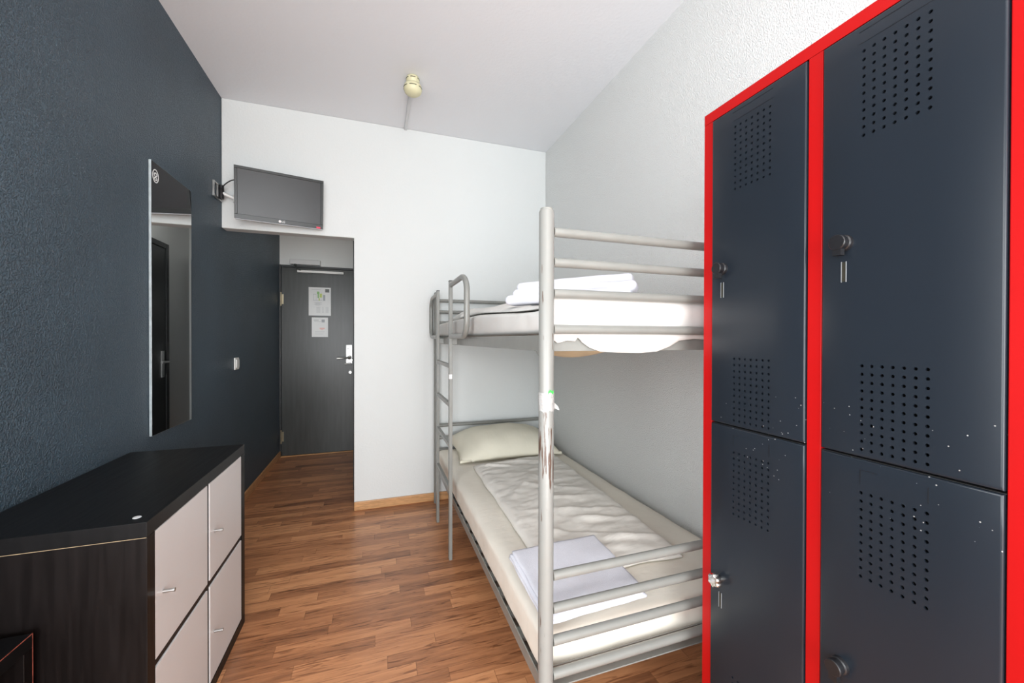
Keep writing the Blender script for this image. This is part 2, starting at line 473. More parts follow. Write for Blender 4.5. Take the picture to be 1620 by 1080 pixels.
# back wall with the window hole (behind the camera)
wx0, wx1, wz0, wz1 = -0.85, 1.15, 0.12, 2.18
mb = MB()
for b in ((XL, wx0, 0, ZC), (wx1, XR, 0, ZC), (wx0, wx1, 0, wz0), (wx0, wx1, wz1, ZC)):
    mb.box(b[0], b[1], YB-T, YB, b[2], b[3])
struct(mb.build('wall_back', M['wall_white']))
mb = MB()
win = thing('window_1', 'white framed window behind the camera', 'window', (0.15, YB-0.06, wz0), kind='structure')
for b in ((wx0, wx0+.06, wz0, wz1), (wx1-.06, wx1, wz0, wz1), (wx0+.06, wx1-.06, wz0, wz0+.06), (wx0+.06, wx1-.06, wz1-.06, wz1), (.12, .18, wz0+.06, wz1-.06)):
    mb.box(b[0], b[1], YB-0.09, YB-0.03, b[2], b[3])
mb.build('window_frame', M['window_frame'], win, bevel=.004)
mb = MB(); mb.box(wx0+.06, .12, YB-.065, YB-.06, wz0+.06, wz1-.06); mb.box(.18, wx1-.06, YB-.065, YB-.06, wz0+.06, wz1-.06)
mb.build('pane', M['glass'], win)

added_win = thing('added_side_window', 'added white framed side window out of view, for fill light', 'window', (XL-.06, -0.65, vz0), kind='structure')  # invented window, added to go with the side fill light
mb = MB()
for b in ((vy0, vy0+.06, vz0, vz1), (vy1-.06, vy1, vz0, vz1), (vy0+.06, vy1-.06, vz0, vz0+.06), (vy0+.06, vy1-.06, vz1-.06, vz1)):
    mb.box(XL-0.09, XL-0.03, *b)
mb.build('window_frame', M['window_frame'], added_win, bevel=.004)
mb = MB(); mb.box(XL-.065, XL-.06, vy0+.06, vy1-.06, vz0+.06, vz1-.06)
mb.build('pane', M['glass'], added_win)

def board(name, x0, x1, y0, y1, bev=0.005):
    mb = MB(); mb.box(x0, x1, y0, y1, 0.0, 0.062)
    return struct(mb.build(name, M['wood_trim'], bevel=bev))
board('baseboard_left', XL, XL+0.014, YB, YD+0.02)
board('baseboard_far', XO, XR-0.014, YF-0.014, YF)
board('baseboard_right', XR-0.014, XR, YB, YF)
mb = MB(); mb.box(XL+.014, -0.175, YD-0.015, YD+0.06, 0, 0.008)
o = struct(mb.build('trim_1', M['wood_trim'], bevel=.002))

# ------------------------------------------------------------------ entrance door
door = thing('door_1', 'dark grey entrance door at the end of the passage', 'door', (-0.57, YD, 0), kind='structure')
mb = MB(); mb.box(-0.925, -0.205, YD, YD+0.045, 0.010, 1.968)
mb.build('door_leaf', M['door'], door, bevel=.003)
mb = MB(); mb.box(-0.945, -0.927, YD-.012, YD+.06, 0, 1.992); mb.box(-0.203, -0.175, YD-.012, YD+.06, 0, 1.992); mb.box(-0.927, -0.203, YD-.006, YD+.06, 1.97, 1.992)
mb.build('door_frame', M['doorframe'], door, bevel=.002)
for z in (0.14, 1.565):
    mb = MB(); mb.tube([(-0.927, YD-.014, z), (-0.927, YD-.014, z+.14)], .008, 12); mb.box(-0.925, -0.905, YD-.004, YD-.0005, z+.02, z+.12)
    smooth_angle(mb.build('hinge', M['brass'], door))
mb = MB(); mb.box(-0.308, -0.243, YD-.010, YD-.0005, 0.955, 1.160)
hp = mb.build('lock_plate', M['steel'], door, bevel=.003)
mb = MB(); mb.box(-0.296, -0.262, YD-.0125, YD-.0101, 1.118, 1.124); mb.build('card_slot', M['black_plastic'], hp)
mb = MB(); mb.tube([(-0.272, YD-.006, 1.022), (-0.272, YD-.055, 1.022), (-0.282, YD-.062, 1.022), (-0.395, YD-.062, 1.017)], .0095, 12)
mb.lathe((-0.272, YD-.001, 1.022), (0, -1, 0), [(.022, 0), (.022, .012), (.016, .016)], 20)
smooth_angle(mb.build('door_handle', M['steel'], door))
mb = MB(); mb.tube([(-0.258, YD-.006, .958), (-0.258, YD-.045, .958), (-0.318, YD-.050, .957)], .008, 10)
smooth_angle(mb.build('privacy_lever', M['steel'], door))
mb = MB(); mb.lathe((-0.262, YD-.0005, .865), (0, -1, 0), [(.024, 0), (.024, .006), (.012, .010), (.010, .028), (.015, .032), (.015, .045)], 20)
smooth_angle(mb.build('thumb_turn', M['steel'], door))

# second dark door, on the right side of the passage (seen in the mirror)
d2 = thing('door_2', 'dark inner door on the right side of the passage', 'door', (XO, 3.83, 0), kind='structure')
mb = MB(); mb.box(XO-.020, XO-.001, 3.50, 4.17, .006, 1.99); mb.build('door_leaf', M['doorframe'], d2, bevel=.003)
mb = MB(); mb.box(XO-.026, XO-.0005, 3.45, 3.498, 0, 2.035); mb.box(XO-.026, XO-.0005, 4.172, 4.22, 0, 2.035); mb.box(XO-.026, XO-.0005, 3.498, 4.172, 1.992, 2.035)
mb.build('door_frame', M['doorframe'], d2, bevel=.003)
mb = MB(); mb.tube([(XO-.020, 4.11, 1.03), (XO-.065, 4.11, 1.03), (XO-.068, 4.10, 1.03), (XO-.068, 3.99, 1.03)], .009, 12); mb.box(XO-.027, XO-.0201, 4.09, 4.13, .90, 1.12)
smooth_angle(mb.build('door_handle', M['steel'], d2))

# door closer
dc = thing('door_closer', 'pale grey door closer above the dark entrance door', 'door closer', (-0.69, YD, 1.94))
mb = MB(); mb.box(-0.840, -0.555, YD-.045, YD+.019, 1.998, 2.050)
mb.build('closer_body', M['grey_plastic'], dc, bevel=.004)
mb = MB(); mb.box(-0.775, -0.330, YD-.032, YD-.0005, 1.918, 1.942)
mb.build('slide_rail', M['white_plastic'], dc, bevel=.003)
mb = MB(); mb.tube([(-0.79, YD-.038, 1.999), (-0.78, YD-.040, 1.952), (-0.74, YD-.038, 1.940)], .007, 8)
mb.lathe((-0.79, YD-.038, 1.985), (0, 0, 1), [(.014, 0), (.014, .014)], 14)

mb.build('closer_arm', M['ink_dark'], dc)

# notices on the door
def notice(name, label, x0, x1, z0, z1, marks):
    mb = MB()
    mb.box(x0, x1, YD-.003, YD-.0005, z0, z1)
    for a, b, c, d, mi in marks:
        mb.mi = mi
        X0 = x0+(x1-x0)*a; X1 = x0+(x1-x0)*b; Z1 = z1-(z1-z0)*c; Z0 = z1-(z1-z0)*d
        mb.box(X0, X1, YD-.0036, YD-.0031, Z0, Z1)
    o = mb.build(name, [M['paper'], M['ink_grey'], M['ink_dark'], M['ink_green'], M['ink_lime'], M['ink_red']], origin=((x0+x1)/2, YD, z0))
    return tag(o, label, 'notice', 'paper notices on the entrance door')
mk = [(.74, .93, .05, .17, 2), (.37, .48, .15, .24, 3), (.40, .46, .24, .38, 3), (.49, .60, .22, .36, 4), (.45, .50, .38, .47, 4), (.65, .74, .26, .47, 1),
      (.20, .34, .24, .25, 1), (.20, .21, .24, .46, 1), (.33, .335, .24, .46, 1), (.20, .62, .455, .465, 1), (.12, .55, .07, .08, 1), (.56, .565, .16, .46, 1)]
for k in range(6): mk.append((.30 if k % 2 else .25, .60 - .05*(k % 3), .53+.02*k, .537+.02*k, 1))
for k in range(9): mk += [(.34, .52, .70+.024*k, .706+.024*k, 1), (.60, .68, .70+.024*k, .706+.024*k, 1), (.76, .90, .70+.024*k, .706+.024*k, 1)]
notice('door_notice', 'larger printed escape plan sheet taped highest on the dark door', -0.671, -0.457, 1.472, 1.771, mk)
mk = [(.60, .80, .10, .25, 1), (.48, .80, .53, .59, 5), (.55, .70, .60, .63, 5), (.12, .42, .12, .15, 1), (.15, .55, .20, .215, 1), (.2, .8, .72, .73, 1), (.2, .75, .78, .79, 1), (.2, .7, .84, .85, 1)]
notice('door_notice', 'smaller printed sheet with faint red print below the escape plan', -0.642, -0.485, 1.244, 1.452, mk)

# ------------------------------------------------------------------ things on the left wall
sw = thing('light_switch', 'white square light switch on the dark blue wall by the passage', 'light switch', (XL, 3.312, 1.005))
mb = MB(); mb.box(XL, XL+.010, 3.270, 3.355, 1.005, 1.090); mb.build('switch_plate', M['white_plastic'], sw, bevel=.004)
mb = MB(); mb.box(XL+.0101, XL+.016, 3.284, 3.341, 1.019, 1.076); mb.build('rocker', M['white_plastic'], sw, bevel=.002)

mi = thing('wall_mirror', 'tall frameless mirror hung on the dark blue wall', 'mirror', (XL, 2.37, .79))
mb = MB(); mb.box(XL+.001, XL+.010, 2.168, 2.570, .793, 2.012); mb.build('mirror_backing', M['glass_edge'], mi, bevel=.0008)
mb = MB(); mb.box(XL+.0102, XL+.0110, 2.1695, 2.5685, .7945, 2.0105); mb.build('mirror_glass', M['mirror'], mi)
mb = MB()
cy, cz = 2.205, 1.952
ring = []
for k in range(24):
    a = 2*math.pi*k/24
    ring.append((math.cos(a), math.sin(a)))
def ell(ry, rz, w, a0=0, a1=24):
    for k in range(a0, a1):
        a, b = ring[k % 24], ring[(k+1) % 24]
        mb.quad((XL+.0115, cy+ry*a[0], cz+rz*a[1]), (XL+.0115, cy+ry*b[0], cz+rz*b[1]), (XL+.0115, cy+(ry-w)*b[0], cz+(rz-w)*b[1]), (XL+.0115, cy+(ry-w)*a[0], cz+(rz-w)*a[1]))
ell(.026, .030, .004)
cz += .006; ell(.013, .010, .005); cz -= .018; ell(.012, .008, .004)
mb.build('maker_mark', M['logo_white'], mi, solid=.0004)

# ------------------------------------------------------------------ television on a swing arm
br = thing('tv_wall_bracket', 'grey metal wall bracket with swing arm holding the television', 'wall bracket', (XL, 2.98, 2.10))
mb = MB()
for b in ((2.885, 2.895, 2.100, 2.195), (2.895, 2.955, 2.185, 2.195), (2.895, 2.955, 2.100, 2.110), (3.000, 3.018, 2.185, 2.195), (2.990, 3.018, 2.100, 2.110), (2.945, 2.990, 2.100, 2.195)):
    mb.box(XL+.001, XL+.012, *b)
mb.build('bracket_plate', M['steel'], br, bevel=.001)
mb = MB(); mb.lathe((XL+.024, 2.965, 2.105), (0, 0, 1), [(.014, 0), (.014, .085)], 16); mb.box(XL+.010, XL+.030, 2.955, 2.975, 2.115, 2.180)
smooth_angle(mb.build('pivot', M['black_plastic'], br))
tvc = Vector((-.579, 2.905, 2.126))
a, t = math.radians(-12.0), math.radians(7.9)
Rz = Matrix(((math.cos(a), math.sin(a), 0), (-math.sin(a), math.cos(a), 0), (0, 0, 1)))
Rx = Matrix(((1, 0, 0), (0, math.cos(t), -math.sin(t)), (0, math.sin(t), math.cos(t))))
TM = Rz @ Rx
tp = lambda x, y, z: tvc + TM @ Vector((x, y, z))
mb = MB()
pa, pb, pc = Vector((XL+.030, 2.965, 2.142)), Vector((-.850, 2.985, 2.118)), tp(0.02, .062, .0)
mb.tube([pa, pb], .010, 10)
mb.lathe(pb+Vector((0, 0, -.022)), (0, 0, 1), [(.015, 0), (.015, .044)], 16)
mb.tube([pb, tp(-.12, .085, .01), pc], .010, 10)
smooth_angle(mb.build('swing_arm', M['white_plastic'], br))

tv = thing('television', 'small black flat television hung above the passage opening', 'television', tvc)
tv.rotation_euler = TM.to_euler()
w, h = .2475, .1577
mb = MB()
mb.box(-w, w, .004, .030, -h, h)
mb.build('casing', M['tv_side'], tv, bevel=.006, seg=3, local=True)
mb = MB()
mb.box(-.19, .19, .0301, .055, -.11, .11)
mb.build('back_cover', M['tv_black'], tv, bevel=.012, seg=3, local=True)
mb = MB()
bz = .017
for b in ((-w, w, h-bz, h), (-w, w, -h, -h+.028), (-w, -w+bz, -h+.028, h-bz), (w-bz, w, -h+.028, h-bz)):
    mb.box(b[0], b[1], -.004, .0039, b[2], b[3])
bez = mb.build('bezel', M['tv_black'], tv, bevel=.0015, local=True)
mb = MB(); mb.box(-w+bz, w-bz, -.0005, .0039, -h+.028, h-bz); mb.build('screen', M['tv_screen'], tv, local=True)
mb = MB(); mb.box(-w+.002, w-.002, -.0042, .020, -h-.004, -h-.0002); mb.build('chrome_strip', M['tv_side'], tv, bevel=.001, local=True)
# maker's mark on the bezel
cu = bpy.data.curves.new('logo', 'FONT'); cu.body = 'LG'; cu.size = .017; cu.extrude = .0002; cu.align_x = 'LEFT'
to = bpy.data.objects.new('logo', cu); COL.objects.link(to)
dg = bpy.context.evaluated_depsgraph_get()
me = bpy.data.meshes.new_from_object(to.evaluated_get(dg)); bpy.data.objects.remove(to)
mb = MB(); mb.bm.from_mesh(me)
mt = Matrix.Translation((.004, -.0046, -h+.008)) @ Matrix.Rotation(math.radians(90), 4, 'X')
bmesh.ops.transform(mb.bm, matrix=mt, verts=mb.bm.verts)
mb.lathe((-.005, -.0042, -h+.0142), (0, -1, 0), [(.0075, 0), (.0075, .0004)], 20)
mb.mi = 1
mb.box(-.0056, -.0044, -.0050, -.0046, -h+.0105, -h+.018); mb.box(-.0056, -.0018, -.0050, -.0046, -h+.0105, -h+.0118)
mb.build('logo', [M['logo_white'], M['red_sticker']], bez, local=True)
mb = MB(); mb.box(w-.040, w-.016, -.0052, -.0041, -h+.001, -h+.012); mb.build('energy_sticker', M['red_sticker'], bez, local=True)

mb = MB()
p0, p3 = tp(-.20, .056, .045), Vector((XL+.030, 2.93, 2.150))
pts = []
for k in range(15):
    q = k/14
    p = p0.lerp(p3, q); p.z += .060*math.sin(math.pi*q)**.8 if 0 < q < 1 else 0
    p.y += .02*math.sin(math.pi*q)
    pts.append(p)
pts += [Vector((XL+.028, 2.935, 2.12)), Vector((XL+.026, 2.945, 2.095))]
mb.tube(pts, .0035, 8)
o = smooth_angle(mb.build('television_cable', M['black_plastic'], origin=p3))
tag(o, 'black cable looping from the television back to the wall bracket', 'cable')

# ------------------------------------------------------------------ ceiling detector and conduit
sd = thing('smoke_detector', 'yellowed two-tier smoke detector on the white ceiling', 'smoke detector', (.207, 2.43, ZC))
mb = MB(); mb.lathe((.207, 2.43, ZC), (0, 0, -1), [(.020, 0), (.034, .003), (.039, .014), (.039, .028), (.032, .040), (.026, .048)], 32)
smooth_angle(mb.build('detector_base', M['cream_plastic'], sd), 60)
mb = MB(); mb.lathe((.207, 2.43, ZC-.042), (0, 0, -1), [(.026, 0), (.045, .005), (.052, .018), (.053, .034), (.048, .050), (.034, .062), (.014, .067)], 32)
smooth_angle(mb.build('detector_head', M['cream_plastic'], sd), 60)
for zz, r in ((ZC-.020, .0398), (ZC-.072, .0538)):
    mb = MB()
    for k in range(6):
        a0 = 2*math.pi*k/6 + .08
        for j in range(5):
            a1, a2 = a0 + j*.15, a0 + (j+1)*.15
            c = lambda A, dz: (.207+r*math.cos(A), 2.43+r*math.sin(A), zz+dz)
            mb.quad(c(a1, -.002), c(a2, -.002), c(a2, .002), c(a1, .002))
    mb.build('vent_slit', M['dark_slit'], sd, solid=.0006)
mb = MB(); mb.box(.197, .217, 2.470, YF-.001, ZC-.014, ZC)
o = mb.build('cable_conduit', M['grey_plastic'], origin=(.207, 2.75, ZC), bevel=.002)
tag(o, 'thin white cable conduit running from the smoke detector to the far wall', 'cable conduit')

# added fill lamps, both out of view: one behind the camera, one in the passage
def fill_glow(name, k, col=(1, .96, .9)):
    m, nt, b = newmat(name)
    b.inputs['Base Color'].default_value = (.8, .8, .78, 1)
    b.inputs['Emission Color'].default_value = (*col, 1)
    b.inputs['Emission Strength'].default_value = k
    return m
def fill_lamp(label, x, y, z, r, k):
    t = thing('fill_lamp', label, 'ceiling lamp', (x, y, z), 'added round fill lamps')
    mb = MB(); mb.lathe((x, y, z), (0, 0, -1), [(r*1.04, 0), (r*1.04, .018), (r*.9, .022)], 36); smooth_angle(mb.build('lamp_base', M['white_plastic'], t))
    mb = MB(); mb.lathe((x, y, z-.0225), (0, 0, -1), [(r, 0), (r*.98, .03), (r*.85, .062), (r*.6, .085), (r*.3, .097), (r*.02, .1)], 36)
    smooth_angle(mb.build('lamp_shade', fill_glow('glowing_opal_glass', k), t), 70)
fill_lamp('added round opal fill lamp on the room ceiling behind the camera', .15, -.75, ZC, .17, 22)
fill_lamp('added round opal fill lamp on the passage ceiling, out of view', -.53, 3.75, 2.46, .11, 9)

# ------------------------------------------------------------------ cube cabinet on the left
KX0, KX1, KY0, KY1, KZ = -.930, -.537, 1.222, 1.993, .770
kb = thing('cube_cabinet', 'black-brown cabinet with four white doors under the mirror', 'cabinet', (-.735, 1.607, 0))
fw = .038
mb = MB(); mb.box(KX0, KX1, KY0, KY1, KZ-fw, KZ); mb.build('top_panel', M['blackbrown_top'], kb, bevel=.0012)
mb = MB(); mb.box(KX0, KX1, KY0, KY1, 0, fw); mb.build('bottom_panel', M['blackbrown'], kb, bevel=.0012)
for y0, y1 in ((KY0, KY0+fw), (KY1-fw, KY1)):
    mb = MB(); mb.box(KX0, KX1, y0, y1, fw, KZ-fw-.0008); mb.build('side_panel', M['blackbrown'], kb, bevel=.0012)
mb = MB(); mb.box(KX0+.01, KX1-.004, KY0+fw, KY1-fw, .377, .393); mb.build('shelf', M['blackbrown'], kb)
mb = MB(); mb.box(KX0+.01, KX1-.004, 1.5995, 1.6155, fw, .377); mb.box(KX0+.01, KX1-.004, 1.5995, 1.6155, .393, KZ-fw); mb.build('divider', M['blackbrown'], kb)
mb = MB(); mb.box(KX0+.001, KX0+.006, KY0+fw, KY1-fw, fw, KZ-fw); mb.build('back_panel', M['blackbrown'], kb)
mb = MB(); mb.box(KX0, KX1-.001, KY0-.0007, KY0-.0001, KZ-fw-.0011, KZ-fw); mb.build('worn_joint', M['edge_wear'], kb)
mb = MB(); mb.lathe((-.575, 1.262, KZ), (0, 0, 1), [(.009, 0), (.008, .0012)], 18); mb.build('paint_spot', M['grey_plastic'], kb)
pos = [((KY0+fw+.003, 1.5975), (.3955, KZ-fw-.003)), ((1.6175, KY1-fw-.003), (.3955, KZ-fw-.003)),
       ((KY0+fw+.003, 1.5975), (fw+.003, .3745)), ((1.6175, KY1-fw-.003), (fw+.003, .3745))]
for (y0, y1), (z0, z1) in pos:
    mb = MB(); mb.box(KX1-.020, KX1-.001, y0, y1, z0, z1)
    d = mb.build('door', M['door_white'], kb, bevel=.0015)
    d['label'] = 'greyish white door'
    mb = MB(); mb.lathe((KX1-.0008, y0+.038, (z0+z1)/2-.012), (1, 0, 0), [(.0045, 0), (.0045, .022), (.0052, .0225), (.0052, .0265)], 14)
    smooth_angle(mb.build('knob', M['steel'], d))

# open cube in the lower left corner
cx0, cx1, cy0, cy1, cz1 = -.930, -.735, .840, 1.198, .558
cb = thing('side_cube', 'low open black-brown cube beside the near side of the white-doored cabinet', 'side table', ((cx0+cx1)/2, 1.02, 0))
mb = MB(); mb.box(cx0, cx1, cy0, cy1, cz1-.032, cz1); mb.build('top_panel', M['blackbrown_top'], cb, bevel=.001)
for y0, y1 in ((cy0, cy0+.024), (cy1-.024, cy1)):
    mb = MB(); mb.box(cx0, cx1, y0, y1, 0, cz1-.0325); mb.build('side_panel', M['blackbrown'], cb, bevel=.001)
mb = MB(); mb.box(cx0, cx0+.008, cy0+.024, cy1-.024, 0, cz1-.0325); mb.build('back_panel', M['blackbrown'], cb)
mb = MB(); mb.box(cx0+.008, cx1, cy0+.024, cy1-.024, .02, .044); mb.build('bottom_panel', M['blackbrown'], cb)
mb = MB(); mb.box(cx1-.0006, cx1+.0003, cy0, cy1, cz1-.0012, cz1+.0003); mb.box(cx1-.0006, cx1+.0003, cy1-.0014, cy1+.0003, 0, cz1)
mb.build('worn_edge', M['cube_edge'], cb)

# ------------------------------------------------------------------ bunk bed
BX0, BX1, BY0, BY1 = .430, 1.296, .972, 2.992
bed = thing('bunk_bed', 'grey tubular steel bunk bed with a fixed ladder against the right wall', 'bunk bed', (.85, 1.98, 0))
for x, y in ((BX0, BY0), (BX1, BY0), (BX0, BY1), (BX1, BY1)):
    mb = MB()
    near = (x == BX0 and y == BY0)
    mb.tube([(x, y, 0), (x, y, 1.562), (x, y, 1.567)], .0205, 24, rs=[.0205, .0205, .0185])
    p = smooth_angle(mb.build('post', M['post'] if near else M['bed_paint'], bed))
    mb = MB(); mb.tube([(x, y, 1.5672), (x, y, 1.572)], .017, 20); mb.build('end_cap', M['bed_paint'], p)
    if near:
        p['label'] = 'near post with chipped paint'
        mb = MB()
        n = 24; rows = 8
        vv = []
        for j in range(rows):
            z = 1.035 + .050*j/(rows-1)
            vv.append([mb.bm.verts.new((x+(.0215+.0014*nz(k*.9, j*1.3))*math.cos(2*math.pi*k/n), y+(.0215+.0014*nz(k*.9, j*1.3))*math.sin(2*math.pi*k/n), z+.006*nz(k*.7, 3+(j > 3))*(j in (0, rows-1)))) for k in range(n)])
        for j in range(rows-1):
            for k in range(n): mb._f((vv[j][k], vv[j][(k+1) % n], vv[j+1][(k+1) % n], vv[j+1][k]))
        # loose torn corner of the tape
        mb.quad((x+.0212, y-.004, 1.040), (x+.0330, y-.012, 1.036), (x+.0300, y-.011, 1.046), (x+.0212, y-.004, 1.056))
        mb.build('tape_wrap', M['tape'], p, smooth=True)
        mb = MB()
        pr = []
        for k in range(7):
            A = math.radians(-100 + 7*k)
            pr.append((A, 1.083+.0045*math.sin(k*.9)+.0012*k))
        for (A, z), (B, z2) in zip(pr, pr[1:]):
            r = .0228; hh = .0028 + .0012*(A > -1.3)
            mb.quad((x+r*math.cos(A), y+r*math.sin(A), z-hh), (x+r*math.cos(B), y+r*math.sin(B), z2-hh), (x+r*math.cos(B), y+r*math.sin(B), z2+hh), (x+r*math.cos(A), y+r*math.sin(A), z+hh))
        mb.build('green_mark', M['green_mark'], p, solid=.0006)

def bar(y, z, name='bar'):
    mb = MB(); mb.tube([(BX0+.0195, y, z), (BX1-.0195, y, z)], .0128, 16)
    return smooth_angle(mb.build(name, M['bed_paint'], bed))
for z in (1.512, 1.431, 1.348, 1.252, .589, .500, .413, .322):
    bar(BY0, z, 'footboard_bar')
for z in (1.512, 1.428, 1.347, 1.252, .577, .485, .395, .322):
    bar(BY1, z, 'headboard_bar')
for zt, zb in ((1.236, 1.192), (.290, .252)):
    for x in (BX0, BX1):
        sx = 1 if x == BX0 else -1
        mb = MB()
        xa, xb = sorted((x-.0015*sx, x+.0025*sx)); mb.box(xa, xb, BY0+.021, BY1-.021, zb, zt)
        xa, xb = sorted((x+.0025*sx, x+.030*sx)); mb.box(xa, xb, BY0+.03, BY1-.03, zb, zb+.004)
        mb.build('side_rail', M['bed_paint'], bed, bevel=.001)
    for y, sgn in ((BY0, 1), (BY1, -1)):
        mb = MB()
        yy = y + .0265*sgn
        ya, yb = sorted((yy, yy+.004*sgn)); mb.box(BX0+.004, BX1-.004, ya, yb, zb if zt > 1 else .284, zt if zt > 1 else .319)
        ya, yb = sorted((yy+.004*sgn, yy+.028*sgn)); mb.box(BX0+.034, BX1-.034, ya, yb, zb, zb+.004)
        mb.build('end_rail', M['bed_paint'], bed, bevel=.001)
    # lattice base that carries the mattress
    mb = MB()
    z0 = zt - .023
    y = BY0+.09
    while y < BY1-.07:
        mb.box(BX0+.004, BX1-.004, y, y+.05, z0, z0+.014)
        y += .11
    mb.build('slat_base', M['bed_paint'], bed)
# corner brackets of the lower and upper frames
for z0, z1 in ((1.160, 1.192), (.215, .255)):
    for y, sy in ((BY0+.021, 1), (BY1-.021, -1)):
        for x in (BX0, BX1):
            mb = MB()
            A = [(x-.002, y, z1), (x-.002, y+.05*sy, z1), (x-.002, y, z0)]
            B = [(px+.004, py, pz) for px, py, pz in A]
            a = [mb.bm.verts.new(p) for p in A]; b = [mb.bm.verts.new(p) for p in B]
            mb._f(a); mb._f(b[::-1])
            for i in range(3): mb._f((a[i], b[i], b[(i+1) % 3], a[(i+1) % 3]))
            bmesh.ops.recalc_face_normals(mb.bm, faces=mb.bm.faces)
            mb.build('gusset', M['bed_paint'], bed)
# ladder
LX = .392
for y in (2.197, 2.674):
    mb = MB(); mb.box(LX-.009, LX+.009, y-.016, y+.016, 0, 1.545)
    u = mb.build('ladder_upright', M['bed_paint'], bed, bevel=.002)
    mb = MB(); mb.box(LX-.010, LX+.010, y-.017, y+.017, 1.5451, 1.549); mb.build('end_plug', M['plug'], u, bevel=.001)
    if y < 2.4:
        mb = MB(); mb.box(LX-.0105, LX-.0091, y-.017, y+.017, 1.005, 1.030); mb.box(LX-.0105, LX+.006, y-.0185, y-.0162, 1.005, 1.030)
        mb.build('sticker', M['white_plastic'], u)
    mb = MB(); mb.box(LX+.0092, BX0-.0016, y-.012, y+.012, 1.196, 1.228); mb.build('ladder_hook', M['bed_paint'], bed, bevel=.001)
for z in (.388, .632, .858, 1.074):
    mb = MB(); mb.box(LX-.009, LX+.009, 2.2135, 2.6575, z-.011, z+.011); mb.build('rung', M['bed_paint'], bed, bevel=.002)
def loop(y0, dy):
    pts = [(LX, y0, 1.524)]
    zt, zb, r = 1.524, 1.240, .075
    s = 1 if dy > 0 else -1
    ye = y0+dy
    n = 8
    pts.append((LX, ye - s*r*1.6, zt))
    for k in range(1, n+1):
        A = math.pi/2*k/n
        pts.append((LX, ye - s*r*1.6 + s*r*1.6*math.sin(A), zt - r + r*math.cos(A)))
    for k in range(0, n+1):
        A = math.pi/2*k/n
        pts.append((LX, ye - s*r + s*r*math.cos(A), zb + r - r*math.sin(A)))
    pts.append((LX, y0, zb))
    mb = MB(); mb.tube(pts, .0135, 14)
    return smooth_angle(mb.build('grab_loop', M['bed_paint'], bed), 50)
loop(2.197-.0165, -.400)
loop(2.674+.0165, .325)

# ------------------------------------------------------------------ bedding
def sag(x, y):
    # the upper mattress is pressed down towards its foot, most along the open side
    t = min(1, max(0, (1.95-y)/.85)); t = t*t*(3-2*t)
    return -.032*t*(1 - .75*min(1, max(0, (x-.45)/.45)))

def mattress(label, name, z0, z1, m, seed, amp=1, sg=None):
    mb = MB()
    hx, hy, hz = (1.286-.434)/2, (2.962-1.011)/2, (z1-z0)/2
    c = ((1.286+.434)/2, (2.962+1.011)/2, (z0+z1)/2)
    def fn(P, u):
        Q = P.copy()
        s = max(0, 1-(2*abs(u[2]))**2)
        if u[2] > 0:
            Q.z += amp*(.006*nz(P.x*4, P.y*3, seed) + .003*nz(P.x*13, P.y*9, seed+4))
            if sg: Q.z += sg(P.x+c[0], P.y+c[1])*u[2]
            e = max(abs(u[0])**10, abs(u[1])**18); Q.z -= .008*e*amp
        dc = math.hypot(P.x+hx, P.y+hy)      # gathered sheet at the near open corner
        if dc < .22 and u[2] < .98:
            Q.x -= .006*(1-dc/.22)*max(0, math.sin(P.y*95+P.z*30))
            Q.z += .004*(1-dc/.22)*math.sin(P.x*120+P.y*60)*(u[2] > 0)
        if abs(u[0]) > .9: Q.x += (1 if u[0] > 0 else -1)*(.004*nz(P.y*8, P.z*14, seed+2) - .002)
        if abs(u[1]) > .95: Q.y += (1 if u[1] > 0 else -1)*(.004*nz(P.x*12, P.z*16, seed+3) - .003)
        return Q
    mb.rbox(c, (hx, hy, hz), .024, (26, 52, 8), fn)
    o = mb.build(name, m, origin=(c[0], c[1], z0), smooth=True, sub=1)
    return tag(o, label, 'mattress', 'mattresses on the bunk bed')
mattress('cream sheeted mattress on the lower bunk', 'mattress', .2825, .412, M['sheet'], 1)
um = mattress('cream sheeted mattress on the upper bunk', 'mattress', 1.2385, 1.344, M['sheet_upper'], 5, .35, sag)
mb = MB()
for i in range(12):
    for j in range(16):
        def pt(i, j):
            a, b = i/12, j/16
            x = .49 + .30*a; y = 1.055 + .40*b
            return (x, y, 1.2085 - .045*max(0, math.sin(math.pi*a))**.9*max(0, math.sin(math.pi*b))**.7)
        mb.quad(pt(i, j), pt(i+1, j), pt(i+1, j+1), pt(i, j+1))
bmesh.ops.remove_doubles(mb.bm, verts=mb.bm.verts, dist=1e-5)
b_ = mb.build('sagging_underside', M['ticking'], um, smooth=True, solid=.003); b_['label'] = 'beige underside sagging below the frame'

def bilin(q, u, v):
    a, b, c, d = [Vector(p) for p in q]
    s, t = (u+1)/2, (v+1)/2
    return a.lerp(b, s).lerp(d.lerp(c, s), t)

